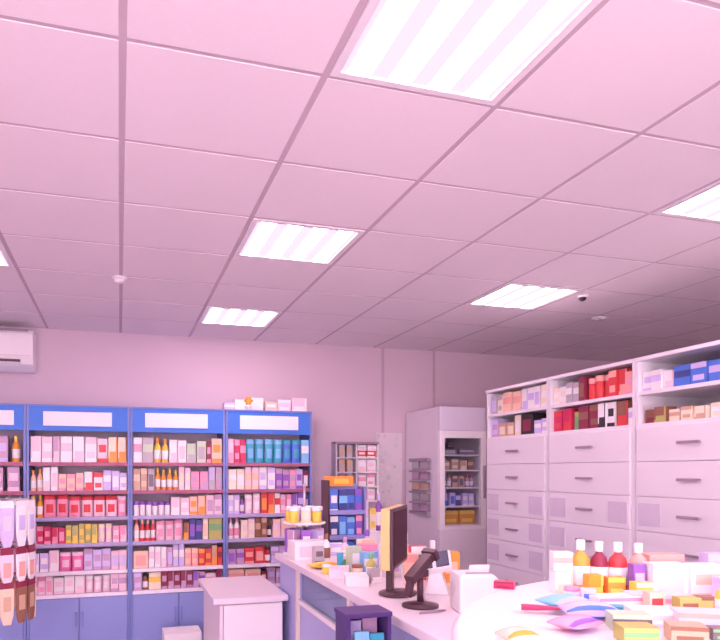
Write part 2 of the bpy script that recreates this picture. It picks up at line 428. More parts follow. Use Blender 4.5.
SPEC = {
 1: ['c pale-pink pink .07 .13 3; c white pale-pink .10 .12 3; p pale-pink white .08 .12 3; c pale-pink mauve .08 .13 2',
     'c lavender white .09 .13 2; c pale-pink white .10 .14 1; p hot-pink pale-pink .12 .13 2; c lavender mauve .09 .15 3; c pale-pink lavender .08 .13 2',
     'c pink white .06 .14 1; c crimson pink .065 .12 4; c olive yellow .06 .13 5; p pale-pink cream .07 .13 2; c pink pale-pink .07 .12 2',
     'b amber yellow .05 .16 2; p pink red .10 .15 3; p pale-pink red .10 .15 3; p pink pale-pink .08 .14 1',
     'b peach orange .05 .15 2; c white pale-pink .06 .16 2; c peach pink .07 .12 3; c white red .08 .13 2; c lavender white .07 .14 2; c white lavender .06 .12 1',
     'c pale-pink white .08 .19 2; c mauve pale-pink .05 .20 1; c white pale-pink .09 .19 3; c pale-pink red .08 .16 1; c cream orange .07 .21 2'],
 2: ['c mauve lavender .07 .13 1; b brown black .05 .12 1; c cream yellow .10 .12 1; c maroon mauve .05 .15 5; c purple mauve .05 .12 2; c pale-pink mauve .09 .10 1; c maroon purple .05 .13 1',
     'c peach salmon .16 .13 1; c white pale-pink .06 .15 3; c mauve lavender .06 .15 1; c lavender white .06 .16 2; c salmon peach .07 .13 2; c red orange .07 .13 2; c tan orange .06 .15 1; c red maroon .05 .13 1',
     'b peach red .055 .17 1; b red peach .045 .18 3; p pale-pink pink .08 .15 3; c brown orange .05 .13 1; c navy purple .06 .15 2; c cream peach .05 .17 1; c olive green .13 .16 1',
     'j white purple .05 .10 6; c pale-pink white .08 .13 2; c peach orange .07 .14 2; c pale-pink mauve .07 .15 2',
     'c tan peach .06 .15 2; c grey dark-grey .06 .16 1; b orange yellow .05 .15 4; c pale-pink cream .05 .17 2; c pink mauve .08 .13 2; c lavender grey .06 .16 1; c mauve grey .06 .17 1',
     'c white pink .07 .20 1; c grey pale-green .09 .17 1; b yellow orange .06 .18 2; c white pale-pink .07 .16 2; c pale-green grey .08 .15 2; c maroon pink .04 .16 1; c peach orange .09 .21 1'],
 3: ['c peach salmon .14 .12 2; c maroon peach .05 .10 1; c mauve lavender .07 .12 3; c purple lavender .07 .12 2',
     'c mauve purple .07 .12 2; c red salmon .09 .12 2; b red maroon .05 .13 1; c lavender mauve .07 .13 4; c purple mauve .06 .14 1',
     'b white pink .05 .16 2; c cream pale-pink .06 .14 2; c brown tan .05 .15 2; b black brown .04 .13 1; c pale-pink peach .07 .14 3; c grey cream .05 .15 2',
     'c lavender white .05 .14 2; b purple black .04 .13 1; p pale-pink white .07 .15 2; c red orange .06 .16 2; c white red .05 .16 1; c pink pale-pink .05 .14 2; c purple lavender .05 .15 2; c navy mauve .05 .14 1',
     'c cream white .07 .15 2; c peach pale-pink .06 .16 2; c white lavender .07 .17 2; c purple mauve .06 .15 2; c mauve pink .06 .15 1; c lavender purple .06 .16 1; c maroon white .05 .14 1',
     'c pale-pink pink .05 .19 1; c crimson pink .05 .17 2; p teal sky-blue .08 .19 4; p blue teal .08 .19 2; c sky-blue white .07 .17 1'],
 0: ['c pale-pink mauve .09 .13 6', 'c mauve pink .08 .14 6', 'c lavender mauve .08 .15 6', 'c maroon red .07 .13 5; c maroon mauve .06 .12 3',
     'c mauve pale-pink .09 .17 6', 'c pale-pink mauve .10 .16 4; c mauve lavender .10 .17 1; b amber yellow .06 .19 1']}
for ci, rows in SPEC.items():
    xa, xb = CABS[ci][0] + .022, CABS[ci][1] - .022
    for si, sp in enumerate(rows):
        rng = random.Random(ci * 10 + si)
        z = SHELF_Z[si]
        fill_row(sp, xa, xb, lambda u, dy, z=z: ((u, CB_F + .012 + dy, z + .0006), 0), ORD[si] + ' ' + WH[ci], .2, (SHELF_Z + [1.915])[si + 1] - z - .035, rng)

# pale boxes and an orange ornament on top of the teal-pack cabinet
for k, (x, w, h, c) in enumerate(((.93, .09, .07, 'lavender'), (1.03, .10, .10, 'white'), (1.17, .13, .12, 'white'), (1.31, .11, .09, 'peach'), (1.43, .12, .11, 'pale-pink'), (1.57, .14, .13, 'pale-pink'))):
    product('c', c, 'white', w, .10, h, (x, 5.93, CB_TOP + .0006), 0, 'lying on top of the cabinet with teal packs', group='pale cartons on top of the cabinet',
            label='%s %s carton lying on top of the blue cabinet with teal packs' % (('flat', 'small', 'tall', 'low', 'square', 'broad')[k], c))
t = thing('flower_ornament', 'orange flower ornament on top of the blue cabinet with teal packs', 'ornament', (1.085, 5.815, CB_TOP))
obj('pot', MB().lathe([(.02, .0005), (.028, .03), (.03, .045)], 12), pm('white'), t)
obj('stem', MB().tube((0, 0, .04), (.004, 0, .075), .003, 6), pm('green'), t)
for k in range(6):
    a = k * math.pi / 3
    obj('petal', MB().lathe([(.004, -.016), (.013, -.006), (.014, .006), (.005, .018)], 8, sy=.4), pm('orange'), t, loc=(.004 + .022 * math.cos(a), -.004, .085 + .022 * math.sin(a)), rot=(0, R(90) - a, 0))
obj('flower_heart', MB().lathe([(.004, -.008), (.011, 0), (.004, .008)], 8), pm('yellow'), t, loc=(.004, -.008, .085))

# ------------------------------------------------------------------ white drawer units with open shelves (run along the depth)
DX = 2.70; DD = .48; PITCH = .1865
D_TOP = 2.215
Z_S1, Z_S0 = 2.030, 1.856                 # shelf tops: upper board, top of drawer block
M_plate = mat('grey_plate', (.66, .61, .70), .5, .05, 30)  # flat grey squares near the drawer ends
def drawer_unit(ya, yb, label, plates):
    t = thing('drawer_unit', label, 'drawer unit', (DX, (ya + yb) / 2, 0), 0, 'white drawer units behind the counter')
    w = (yb - ya) / 2 - .001
    for s in (-1, 1):
        a, b_ = sorted((s * w, s * (w - .02))); obj('side_panel', MB().box(0, DD, a, b_, 0, D_TOP - .02), M_drawer, t)
    obj('top_panel', MB().box(-.012, DD, -w, w, D_TOP - .02, D_TOP), M_drawer, t)
    obj('back_panel', MB().box(DD - .012, DD, -w + .0205, w - .0205, .08, D_TOP - .0205), M_drawer, t)
    for z in (Z_S1, Z_S0): obj('shelf', MB().box(.002, DD - .013, -w + .0205, w - .0205, z - .02, z), M_drawer, t)
    obj('plinth', MB().box(.03, DD - .02, -w + .021, w - .021, 0, .10), M_trim, t)
    top = Z_S0 - .0205
    for r in range(9):
        z1 = top - r * PITCH; z0 = z1 - PITCH + .0015
        if z0 < .1: break
        d = obj('drawer', MB().box(-.016, .40, -w + .022, w - .022, z0, z1), M_drawer, t, bevel=.005)
        zc = (z0 + z1) / 2
        hm = MB().box(-.040, -.030, -.068, .068, zc - .007, zc + .007).box(-.030, -.0165, -.062, -.054, zc - .004, zc + .004).box(-.030, -.0165, .054, .062, zc - .004, zc + .004)
        obj('handle', hm, M_handle, d, bevel=.0015)
        for (row, s) in plates:
            if row == r:
                yc = s * (w - .115)
                obj('grey_plate', MB().box(-.0195, -.0163, yc - .075, yc + .075, z0 + .03, z1 - .035), M_plate, d)
    return t
DU = [(3.757, 4.525, 'white drawer unit reaching the glass-door fridge', ((2, -1), (2, 1), (3, -1), (3, 1), (4, 1), (4, -1))),
      (2.985, 3.755, 'white drawer unit between two others, red packs on top shelf', ((2, -1), (2, 1), (3, 1))),
      (2.213, 2.983, 'white drawer unit with blue packs on its open shelves', ((2, 1),))]
for ya, yb, lab, pl in DU: drawer_unit(ya, yb, lab, pl)
DW = ['in the drawer unit reaching the fridge', 'in the drawer unit with red packs', 'in the drawer unit with blue packs']
DSPEC = {0: ('c grey lavender .08 .12 1; c cream grey .06 .12 1; c peach salmon .10 .12 2; c white lavender .07 .15 3; c cream white .07 .13 1',
             'c lavender mauve .09 .11 1; c tan cream .10 .09 2; c cream white .07 .13 1; c black maroon .14 .13 1; c lavender white .08 .08 2'),
         1: ('c white cream .08 .10 2; c grey white .07 .11 2; c maroon brown .07 .13 1; j red salmon .08 .12 3; c red salmon .08 .14 2; c salmon pink .08 .11 1',
             'c crimson red .09 .12 2; j green olive .07 .10 1; c maroon brown .10 .14 2; c white black .07 .14 2; c brown red .10 .14 1; c white lavender .06 .08 1'),
         2: ('c white lavender .07 .09 2; c white pale-pink .07 .08 1; c blue navy .11 .09 1; c blue lavender .10 .09 2; c blue sky-blue .10 .10 2',
             'c brown maroon .07 .06 1; c brown olive .08 .07 1; c cream tan .07 .055 3; c white cream .06 .06 1; c navy blue .10 .09 1; c navy white .09 .08 1')}
for ui, (up, lo) in DSPEC.items():
    ya, yb = DU[ui][0] + .024, DU[ui][1] - .024
    for sp, z, nm, hm in ((up, Z_S1, 'on the upper shelf', .148), (lo, Z_S0, 'on the lower shelf', .142)):
        rng = random.Random(100 + ui * 3 + int(z * 10))
        # far end first: u runs from the fridge side towards the counter side
        fill_row(sp, 0, yb - ya, lambda u, dy, z=z, yb=yb: ((DX + .012 + dy, yb - u, z + .0006), R(-90)), nm + ' ' + DW[ui], .2, hm, rng)

# ------------------------------------------------------------------ glass-door fridge against the back wall, leaflet rack on its side
FX, FY, FW, FD, FH = 2.75, 5.41, .47, .74, 2.18
t = thing('display_fridge', 'tall white fridge with glass door and boxes inside beside drawers', 'fridge', (FX, FY, 0))
M_fridge = mat('fridge_enamel', (.78, .74, .80), .35, .02)
M_fhead = mat('fridge_header', (.70, .67, .77), .4, .03)
for a in ((0, .03), (FW - .03, FW)):
    obj('side_panel', MB().box(a[0], a[1], .045, FD, .05, FH), M_fridge, t)
obj('back_panel', MB().box(.0305, FW - .0305, FD - .03, FD, .05, FH), M_fridge, t)
obj('top_panel', MB().box(.0305, FW - .0305, .045, FD - .031, FH - .03, FH), M_fridge, t)
obj('header', MB().box(0, FW, .0, .0445, 1.965, FH), M_fhead, t, bevel=.004)
obj('lower_panel', MB().box(.0, FW, .0, .0445, .06, 1.07), M_fridge, t, bevel=.004)
obj('foot', MB().box(.03, FW - .03, .06, FD - .05, 0, .049), M_black, t)
d = obj('door', MB().box(0, .05, 0, .0445, 1.071, 1.964).box(FW - .05, FW, 0, .0445, 1.071, 1.964).box(.05, FW - .05, 0, .0445, 1.071, 1.105).box(.05, FW - .05, 0, .0445, 1.90, 1.964), M_white, t)
obj('door_pane', MB().box(.0505, FW - .0505, .018, .026, 1.1055, 1.8995), M_glass, d)
obj('door_handle', MB().box(FW - .035, FW - .018, -.03, -.0005, 1.35, 1.65), M_steel, d, bevel=.003)
FSH = [1.11, 1.28, 1.45, 1.61, 1.75]
for z in FSH: obj('shelf', MB().box(.031, FW - .031, .06, FD - .035, z - .012, z), M_white, t)
obj('inner_floor', MB().box(.031, FW - .031, .06, FD - .035, .9, .93), M_white, t)
FS = ['c amber yellow .16 .12 2', 'c lavender blue .06 .10 2; c navy lavender .05 .11 1; c lavender white .06 .10 2', 'b grey brown .04 .10 2; c tan dark-grey .05 .09 2; b mauve red .04 .10 2',
      'c tan cream .07 .08 3; c brown tan .06 .08 1', 'c dark-grey grey .15 .05 2']
for k, sp in enumerate(FS):
    rng = random.Random(300 + k)
    fill_row(sp, FX + .06, FX + FW - .06, lambda u, dy, z=FSH[k]: ((u, FY + .075 + dy, z + .0006), 0), 'on the %s shelf inside the glass-door fridge' % ('lowest', 'second', 'third', 'fourth', 'highest')[k], .2, .125, rng)
product('c', 'black', 'dark-grey', .06, .06, .05, (FX + .15, FY + .10, FSH[4] + .0516), 0, '', group='cartons in the fridge', label='small black carton stacked highest inside the glass-door fridge')
t = thing('leaflet_rack', 'grey slatted leaflet rack hanging on the side of the fridge', 'rack', (FX - .001, 5.775, 1.19))
M_rackg = mat('rack_grey', (.34, .30, .36), .5, .06)
obj('back_plate', MB().box(-.012, 0, -.205, .205, 0, .52), mat('rack_plate', (.46, .42, .49), .5), t)
for k in range(6):
    obj('slat', MB().box(-.045, -.0125, -.20, .20, k * .1, k * .1 + (.016 if 0 < k < 5 else .03)), M_rackg, t)
for k, (zz, c) in enumerate(((.02, 'mauve'), (.12, 'grey'), (.22, 'tan'), (.32, 'mauve'), (.42, 'grey'))):
    for s in (-1, 1):
        tag(obj('leaflet', MB().box(FX - .026, FX - .020, 5.775 + s * .1 - .075, 5.775 + s * .1 + .075, 1.19 + zz + .015, 1.19 + zz + .085), pm(c)),
            '%s leaflet in the %s pocket of the grey slatted rack' % (c, ('lowest', 'second', 'third', 'fourth', 'highest')[k]), 'leaflet', 'leaflets in the slatted rack')

# ------------------------------------------------------------------ wall shelf with small boxes and the dotted poster
t = thing('wall_shelf', 'narrow grey wall shelf with red and white boxes above the counter', 'shelf', (2.19, Y1 - .001, 1.30))
obj('back_plate', MB().box(-.22, .22, -.012, 0, 0, .575), mat('shelf_plate', (.66, .60, .66), .6), t)
obj('side_plate', MB().box(-.22, -.205, -.14, -.0125, 0, .56), M_trim, t)
obj('side_plate', MB().box(-.015, 0, -.14, -.0125, 0, .56), M_trim, t)
obj('side_plate', MB().box(.205, .22, -.14, -.0125, 0, .56), M_white, t)
obj('top_plate', MB().box(-.22, .22, -.15, -.0125, .5605, .58), M_handle, t)
for z in (0, .14, .28, .42):
    obj('shelf', MB().box(-.2045, -.0155, -.14, -.0125, z, z + .012), M_trim, t)
    obj('shelf', MB().box(.0005, .2045, -.14, -.0125, z, z + .012), M_white, t)
WS = [('c grey mauve .06 .10 2', 'c pale-pink white .08 .11 2'), ('c mauve grey .06 .10 2', 'c white pink .08 .10 2'), ('c tan grey .06 .11 2', 'c white pale-pink .09 .12 2'), ('c grey tan .06 .11 2', 'c red white .09 .06 2')]
for k, (l, r_) in enumerate(WS):
    for side, sp, xa, xb in (('grey', l, 1.99, 2.17), ('white', r_, 2.195, 2.39)):
        fill_row(sp, xa, xb, lambda u, dy, k=k: ((u, Y1 - .13 + dy, 1.3126 + .14 * k), 0), 'on the %s board of the wall shelf, %s half' % (('lowest', 'second', 'third', 'highest')[k], side), .1, .118, random.Random(400 + k))
for k in range(2):
    product('c', 'white', 'pale-pink', .085, .08, .05, (2.245 + .1 * k, Y1 - .085, 1.3126 + .42 + .065), 0, '', group='white cartons on the wall shelf', label='white carton stacked on red ones on the wall shelf')
def poster_mat():
    m = bpy.data.materials.new('poster_print'); m.use_nodes = True
    nt = m.node_tree; b = nt.nodes['Principled BSDF']; b.inputs['Roughness'].default_value = .6
    tc = nt.nodes.new('ShaderNodeTexCoord'); v = nt.nodes.new('ShaderNodeTexVoronoi'); v.inputs['Scale'].default_value = 16
    nt.links.new(tc.outputs['Object'], v.inputs['Vector'])
    r = nt.nodes.new('ShaderNodeMapRange'); r.inputs[1].default_value = .25; r.inputs[2].default_value = .45; r.inputs[3].default_value = .32; r.inputs[4].default_value = 0
    nt.links.new(v.outputs['Distance'], r.inputs[0])
    mx = nt.nodes.new('ShaderNodeMix'); mx.data_type = 'RGBA'; mx.inputs[6].default_value = (.70, .58, .65, 1)
    nt.links.new(r.outputs[0], mx.inputs[0]); nt.links.new(v.outputs['Color'], mx.inputs[7])
    hs = nt.nodes.new('ShaderNodeHueSaturation'); hs.inputs['Saturation'].default_value = .35; hs.inputs['Value'].default_value = 1.0
    nt.links.new(mx.outputs[2], hs.inputs['Color']); nt.links.new(hs.outputs[0], b.inputs['Base Color'])
    return m
tag(obj('wall_poster', MB().box(2.425, 2.71, Y1 - .012, Y1 - .0085, 1.25, 1.98), poster_mat()), 'pale poster with pastel dots on the wall beside the fridge', 'poster')

# ------------------------------------------------------------------ sales counter (runs along the depth)
CT = 1.05
t = thing('sales_counter', 'long sales counter with periwinkle front and pale worktop', 'counter', (0, 0, 0))
M_top = mat('counter_top', (.78, .72, .78), .3, .03, 8)
M_cfront = mat('counter_front', (.40, .44, .74), .4, .04, 5)
M_cream = mat('cream_post', (.80, .72, .62), .5, .03)
obj('carcass', MB().box(1.05, 1.50, 1.74, 4.36, .08, 1.009), M_cfront, t)
obj('plinth', MB().box(1.09, 1.46, 1.78, 4.32, 0, .0795), M_dark, t)
obj('worktop', MB().box(1.0, 1.535, 1.72, 4.38, 1.01, CT), M_top, t, bevel=.006)
ys = [1.75, 2.30, 2.93, 3.83, 4.35]
for a, b_ in zip(ys[:-1], ys[1:]):
    z1 = 1.0 if (a, b_) != (2.93, 3.83) else .82
    obj('front_panel', MB().box(1.028, 1.0495, a + .004, b_ - .004, .09, z1), M_cfront, t, bevel=.003)
gp = obj('glass_front', MB().box(1.030, 1.038, 2.94, 3.80, .84, 1.0), glass('frosted_front', (.80, .86, .92), .15), t)
rl = MB(); rl.add([(1.012, 2.93, .815), (1.046, 2.93, .815), (1.012, 2.93, .84), (1.046, 2.93, .84), (1.012, 3.83, .815), (1.046, 3.83, .815), (1.012, 3.83, .84), (1.046, 3.83, .84)],
       [(0, 1, 3, 2), (4, 6, 7, 5), (0, 2, 6, 4), (1, 5, 7, 3), (0, 4, 5, 1), (2, 3, 7, 6)])
obj('glass_rail', rl, M_white, gp)
for y in (3.85, 2.91):
    obj('post', MB().box(1.010, 1.0275, y - .02, y + .02, .08, 1.0095), M_cream, t)
# purple leaflet stand in front of the counter
HX0, HX1, HY0, HZ = .770, .940, 2.20, 1.075
t = thing('leaflet_stand', 'dark purple leaflet stand standing against the counter front', 'stand', (0, HY0, 0))
M_pur = mat('holder_purple', (.07, .035, .17), .4, .08)
obj('pedestal', MB().box(HX0, HX1, .05, .16, .02, .72), M_pur, t, bevel=.003)
obj('foot', MB().box(HX0 - .02, HX1, .0, .19, 0, .0195), M_pur, t)
obj('back_plate', MB().box(HX0, HX1, .145, .16, .7205, HZ), M_pur, t)
for x in (HX0, HX1 - .014): obj('side_plate', MB().box(x, x + .014, .03, .1445, .7205, HZ), M_pur, t)
obj('top_plate', MB().box(HX0 - .006, HX1 + .001, .02, .16, HZ + .0005, HZ + .018), M_pur, t, bevel=.003)
obj('tray', MB().box(HX0 + .0145, HX1 - .0145, .03, .1445, .90, .91), M_pur, t)
obj('lip', MB().box(HX0 + .0145, HX1 - .0145, .03, .036, .9105, .945), M_pur, t)
for k, (x, y, c, h) in enumerate(((.822, .11, 'lavender', .14), (.885, .11, 'mauve', .15), (.835, .06, 'sky-blue', .11), (.893, .06, 'teal', .10))):
    tag(obj('booklet', MB().box(x - .028, x + .028, HY0 + y - .008, HY0 + y + .008, .9108, .9108 + h), pm(c), bevel=.001), '%s booklet standing in the dark purple leaflet stand' % c, 'booklet', 'booklets in the purple leaflet stand')

# low white cupboard in front of the blue cabinets
t = thing('low_cupboard', 'low white cupboard with panelled door standing beside the counter', 'cupboard', (.545, 4.08, 0))
M_cup = mat('cupboard_white', (.84, .80, .82), .4, .02)
obj('body', MB().box(.04, .44, .022, .80, .06, .785), M_cup, t)
obj('plinth', MB().box(.06, .42, .06, .76, 0, .0595), M_trim, t)
obj('door', MB().box(.065, .435, .0, .0215, .07, .775), M_white, t, bevel=.004)
obj('stile', MB().box(.04, .06, .0, .0215, .07, .775), M_top, t)
obj('top', MB().box(0, .47, -.02, .82, .7855, .82), M_top, t, bevel=.004)
tag(obj('shipping_carton', MB().box(.33, .62, 5.30, 5.55, .001, .33).box(.33, .62, 5.42, 5.43, .33, .333), M_paper, bevel=.003), 'plain white shipping carton on floor before the blue cabinets', 'carton')

# ------------------------------------------------------------------ on the counter: monitor, scanner, printer, card terminal
M_monback = mat('monitor_casing', (.72, .50, .20), .5, .06)
M_screen = mat('monitor_screen', (.06, .012, .028), .55, .1, spec=.15)
t = thing('monitor', 'computer monitor with tan casing seen edge-on on the counter', 'monitor', (1.19, 2.75, CT + .0005), R(57))
obj('base', MB().lathe([(.10, 0), (.10, .008), (.03, .018)], 20, sx=1.1, sy=.85), M_dark, t)
obj('neck', MB().box(-.025, .025, .02, .05, .012, .24), M_dark, t, bevel=.004)
ca = obj('casing', MB().box(-.20, .20, .0, .04, .13, .39), M_monback, t, bevel=.006)
obj('bezel', MB().box(-.20, .20, -.012, -.0005, .13, .39), M_dark, ca, bevel=.003)
obj('screen', MB().box(-.18, .18, -.0145, -.0125, .145, .375), M_screen, ca)

t = thing('barcode_scanner', 'dark barcode scanner on tall stand with slanted head', 'scanner', (1.165, 2.465, CT + .0005), R(28))
obj('base', MB().lathe([(.075, 0), (.075, .010), (.03, .02)], 18), M_dark, t)
obj('stem', MB().tube((0, 0, .015), (0, 0, .13), .014, 10), M_dark, t)
obj('cradle', MB().box(-.03, .03, -.022, .022, .12, .15), M_dark, t, bevel=.004)
hd = MB().box(-.095, .06, -.024, .024, -.016, .018).box(.06, .085, -.034, .034, -.022, .024)
obj('head', hd, M_dark, t, loc=(.01, 0, .165), rot=(0, R(-32), 0), bevel=.004)
obj('trigger_grip', MB().box(-.012, .012, -.014, .014, -.09, .0), M_dark, t, loc=(-.055, 0, .135), rot=(0, R(18), 0), bevel=.004)
t = thing('receipt_printer', 'white receipt printer with paper sticking out on the counter', 'printer', (1.345, 2.335, CT + .0005), R(-12))
pr_ = [(-.085, 0), (.085, 0), (.085, .115), (.05, .15), (-.085, .15)]
obj('body', MB().prism(pr_, -.07, .08), M_white, t, bevel=.010)
obj('paper_slot', MB().box(-.05, .05, -.035, -.022, .1496, .153), M_handle, t)
obj('paper', MB().add([(-.04, -.030, .1535), (.04, -.030, .1535), (-.04, -.045, .185), (.04, -.045, .185), (-.04, -.028, .1535), (.04, -.028, .1535), (-.04, -.043, .186), (.04, -.043, .186)],
    [(0, 1, 3, 2), (4, 6, 7, 5), (2, 3, 7, 6), (0, 4, 5, 1), (0, 2, 6, 4), (1, 5, 7, 3)]), M_paper, t)
obj('button', MB().lathe([(.006, 0), (.006, .003)], 10), M_handle, t, loc=(.04, -.0, .1505))
t = thing('card_terminal', 'white card terminal with two dark keypad blocks behind receipt printer', 'card terminal', (1.36, 2.72, CT + .0005), R(-30))
obj('stand', MB().prism([(-.05, 0), (.06, 0), (.03, .10), (-.02, .10)], -.045, .045), M_white, t, bevel=.004)
bd = obj('body', MB().box(-.075, .075, -.055, .055, 0, .03), M_white, t, loc=(0, 0, .125), rot=(R(38), R(-12), 0), bevel=.008)
for s in (-1, 1):
    obj('keypad', MB().box(min(s * .008, s * .066), max(s * .008, s * .066), -.045, .047, .0303, .036), mat('keypad_slate', (.07, .07, .13), .4), bd, bevel=.002)
tag(obj('computer_mouse', MB().lathe([(.026, .0005), (.03, .008), (.024, .022), (.008, .03)], 14, c=(1.475, 2.36, CT), sy=1.5), M_black), 'small black computer mouse beside the receipt printer', 'mouse')
tag(obj('pen', MB().tube((1.10, 2.33, CT + .005), (1.21, 2.35, CT + .005), .0045, 8).tube((1.21, 2.35, CT + .005), (1.225, 2.353, CT + .005), .0045, 8, r2=.001), M_handle), 'thin dark pen lying before the receipt printer', 'pen')

# loose goods on the counter
def goods(k, c1, c2, w, d, h, x, y, rz, what, base=CT):
    if k == 'p': return product(k, c1, c2, w, h, d, (x, y, base + .0008 + h / 2), 0, '', group='loose goods on the sales counter', label=what, rot=(R(90), 0, R(rz)))
    return product(k, c1, c2, w, d, h, (x, y, base + .0008), R(rz), '', group='loose goods on the sales counter', label=what)
goods('c', 'white', 'pale-pink', .22, .14, .115, 1.13, 4.02, 4, 'broad white carton on the far end of sales counter')
goods('c', 'white', 'lavender', .10, .08, .09, 1.31, 4.03, -8, 'small white and lavender carton beside the broad white one')
goods('p', 'yellow', 'amber', .18, .10, .035, 1.09, 3.66, 20, 'yellow pouch lying at the counter edge')
goods('p', 'amber', 'cream', .12, .08, .03, 1.09, 3.50, 60, 'amber pouch lying at the counter edge')
goods('c', 'pale-green', 'white', .07, .05, .14, 1.22, 3.42, 15, 'pale green carton standing on the counter')
goods('c', 'sky-blue', 'white', .08, .05, .12, 1.26, 3.30, 10, 'sky blue carton standing on the counter')
goods('b', 'olive', 'green', .05, .05, .13, 1.22, 3.16, 0, 'olive bottle standing on the counter')
goods('b', 'white', 'brown', .05, .05, .17, 1.20, 3.86, 0, 'white bottle with brown cap behind yellow pouch')
goods('b', 'pale-pink', 'mauve', .05, .05, .15, 1.30, 3.80, 0, 'pale pink bottle with mauve cap on counter')
goods('c', 'grey', 'dark-grey', .06, .05, .10, 1.13, 3.80, 5, 'small grey carton near the yellow pouch')
goods('c', 'white', 'grey', .12, .07, .09, 1.27, 3.59, 8, 'white and grey carton behind the yellow pouch')
goods('c', 'pale-pink', 'pink', .14, .10, .05, 1.09, 3.28, 70, 'flat pale pink carton on the counter edge')
goods('c', 'white', 'pink', .16, .11, .045, 1.10, 3.05, 75, 'flat white and pink carton on the counter edge')
goods('c', 'pink', 'white', .10, .07, .14, 1.33, 3.50, -10, 'upright pink carton in the middle of the counter')
goods('c', 'cream', 'peach', .09, .06, .15, 1.38, 3.66, 12, 'upright cream carton in the middle of the counter')
goods('b', 'lavender', 'purple', .06, .06, .19, 1.45, 3.82, 0, 'lavender bottle with purple cap at counter back edge')
goods('c', 'white', 'lavender', .10, .06, .17, 1.35, 3.22, 12, 'upright white and lavender carton behind monitor')
goods('c', 'red', 'white', .08, .05, .17, 1.44, 3.08, -6, 'upright red and white carton behind the monitor')
goods('b', 'green', 'white', .055, .055, .21, 1.46, 2.95, 0, 'green bottle with white cap behind the scanner')
goods('b', 'white', 'white', .05, .05, .23, 1.42, 3.18, 0, 'tall white bottle behind the monitor')
goods('c', 'orange', 'peach', .08, .06, .17, 1.485, 2.82, -12, 'upright orange carton next to the card terminal')
goods('c', 'peach', 'salmon', .08, .06, .15, 1.35, 2.95, -20, 'upright peach carton behind the tall scanner')

goods('t', 'teal', 'white', .04, .03, .11, 1.135, 3.40, 0, 'teal cream tube standing near the flat pale pink carton')
goods('j', 'cream', 'brown', .06, .06, .06, 1.19, 3.28, 0, 'cream jar with brown lid before sky blue carton')
goods('c', 'lavender', 'purple', .06, .05, .12, 1.36, 3.36, 5, 'upright lavender and purple carton behind sky blue one')
goods('c', 'white', 'green', .07, .05, .08, 1.20, 3.515, 4, 'small white and green carton near amber pouch')
goods('b', 'tan', 'white', .045, .045, .12, 1.43, 3.50, 0, 'tan bottle with white cap at counter back edge')
goods('c', 'pale-pink', 'red', .08, .05, .13, 1.44, 3.34, -8, 'upright pale pink and red carton at back edge')
goods('j', 'yellow', 'white', .05, .05, .05, 1.06, 3.40, 0, 'small yellow jar with white lid at counter edge')
goods('c', 'grey', 'white', .06, .04, .07, 1.20, 3.06, 10, 'small grey and white carton near olive bottle')

# two-tier carousel of small goods on the far counter end
t = thing('counter_carousel', 'white two-tier carousel with small goods on far counter end', 'display rack', (1.165, 4.235, CT + .0005))
obj('base', MB().lathe([(.14, 0), (.14, .012), (.12, .018)], 24), M_white, t)
obj('tier', MB().lathe([(.13, .20), (.14, .204), (.14, .214)], 24), M_white, t)
obj('pole', MB().tube((0, 0, .015), (0, 0, .44), .008, 8), M_steel, t)
obj('finial', MB().lathe([(.008, .44), (.016, .452), (.008, .466)], 10), M_steel, t)
for tier, z, cols in ((0, .0185, ('mauve', 'purple', 'lavender', 'pale-pink', 'mauve', 'lavender', 'purple')), (1, .2145, ('yellow', 'cream', 'yellow', 'purple', 'cream', 'lavender', 'yellow'))):
    for k, c in enumerate(cols):
        a = R(-150 + k * 51)
        kd = 'j' if tier else 'c'
        product(kd, c, 'white' if c != 'white' else 'pink', .062, .062, .10 if tier else .15, (1.165 + .095 * math.cos(a), 4.235 + .095 * math.sin(a), CT + .0012 + z), a + R(90), 'on the %s tier of the counter carousel' % ('lower', 'upper')[tier])

# cardboard floor display with blue packs and an orange header, behind the counter end
t = thing('floor_display', 'floor-standing display with blue packs and orange header behind counter', 'display stand', (1.66, 4.80, 0))
M_disp = mat('display_card', (.30, .30, .62), .6, .06)
obj('back_card', MB().box(-.14, .14, .16, .175, 0, 1.50), M_disp, t)
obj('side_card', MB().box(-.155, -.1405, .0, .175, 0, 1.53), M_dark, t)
obj('side_card', MB().box(.1405, .155, .0, .175, 0, 1.48), M_disp, t)
hd = obj('header_card', MB().box(-.14, .10, .14, .1595, 1.48, 1.56), pm('orange'), t)
obj('header_print', MB().box(-.06, .06, .136, .1395, 1.50, 1.54), pm('yellow'), hd)
obj('pedestal', MB().box(-.14, .14, .004, .1595, 0, .86), M_disp, t)
FDZ = [.88, 1.09, 1.28]
for z in FDZ: obj('tray', MB().box(-.14, .14, .004, .1595, z - .012, z).box(-.14, .14, .0, .0038, z - .012, z + .022), M_disp, t)
for k, sp in enumerate(('c blue lavender .06 .15 4', 'c navy white .07 .14 1; c blue sky-blue .07 .14 2; c purple pink .06 .14 1', 'c blue white .07 .17 1; c navy sky-blue .07 .16 1; c blue navy .06 .16 1; c purple blue .06 .15 1')):
    fill_row(sp, 1.525, 1.795, lambda u, dy, z=FDZ[k]: ((u, 4.812 + dy, z + .0006), 0), 'on the %s tray of the floor display' % ('lowest', 'middle', 'highest')[k], .1, .18, random.Random(500 + k))
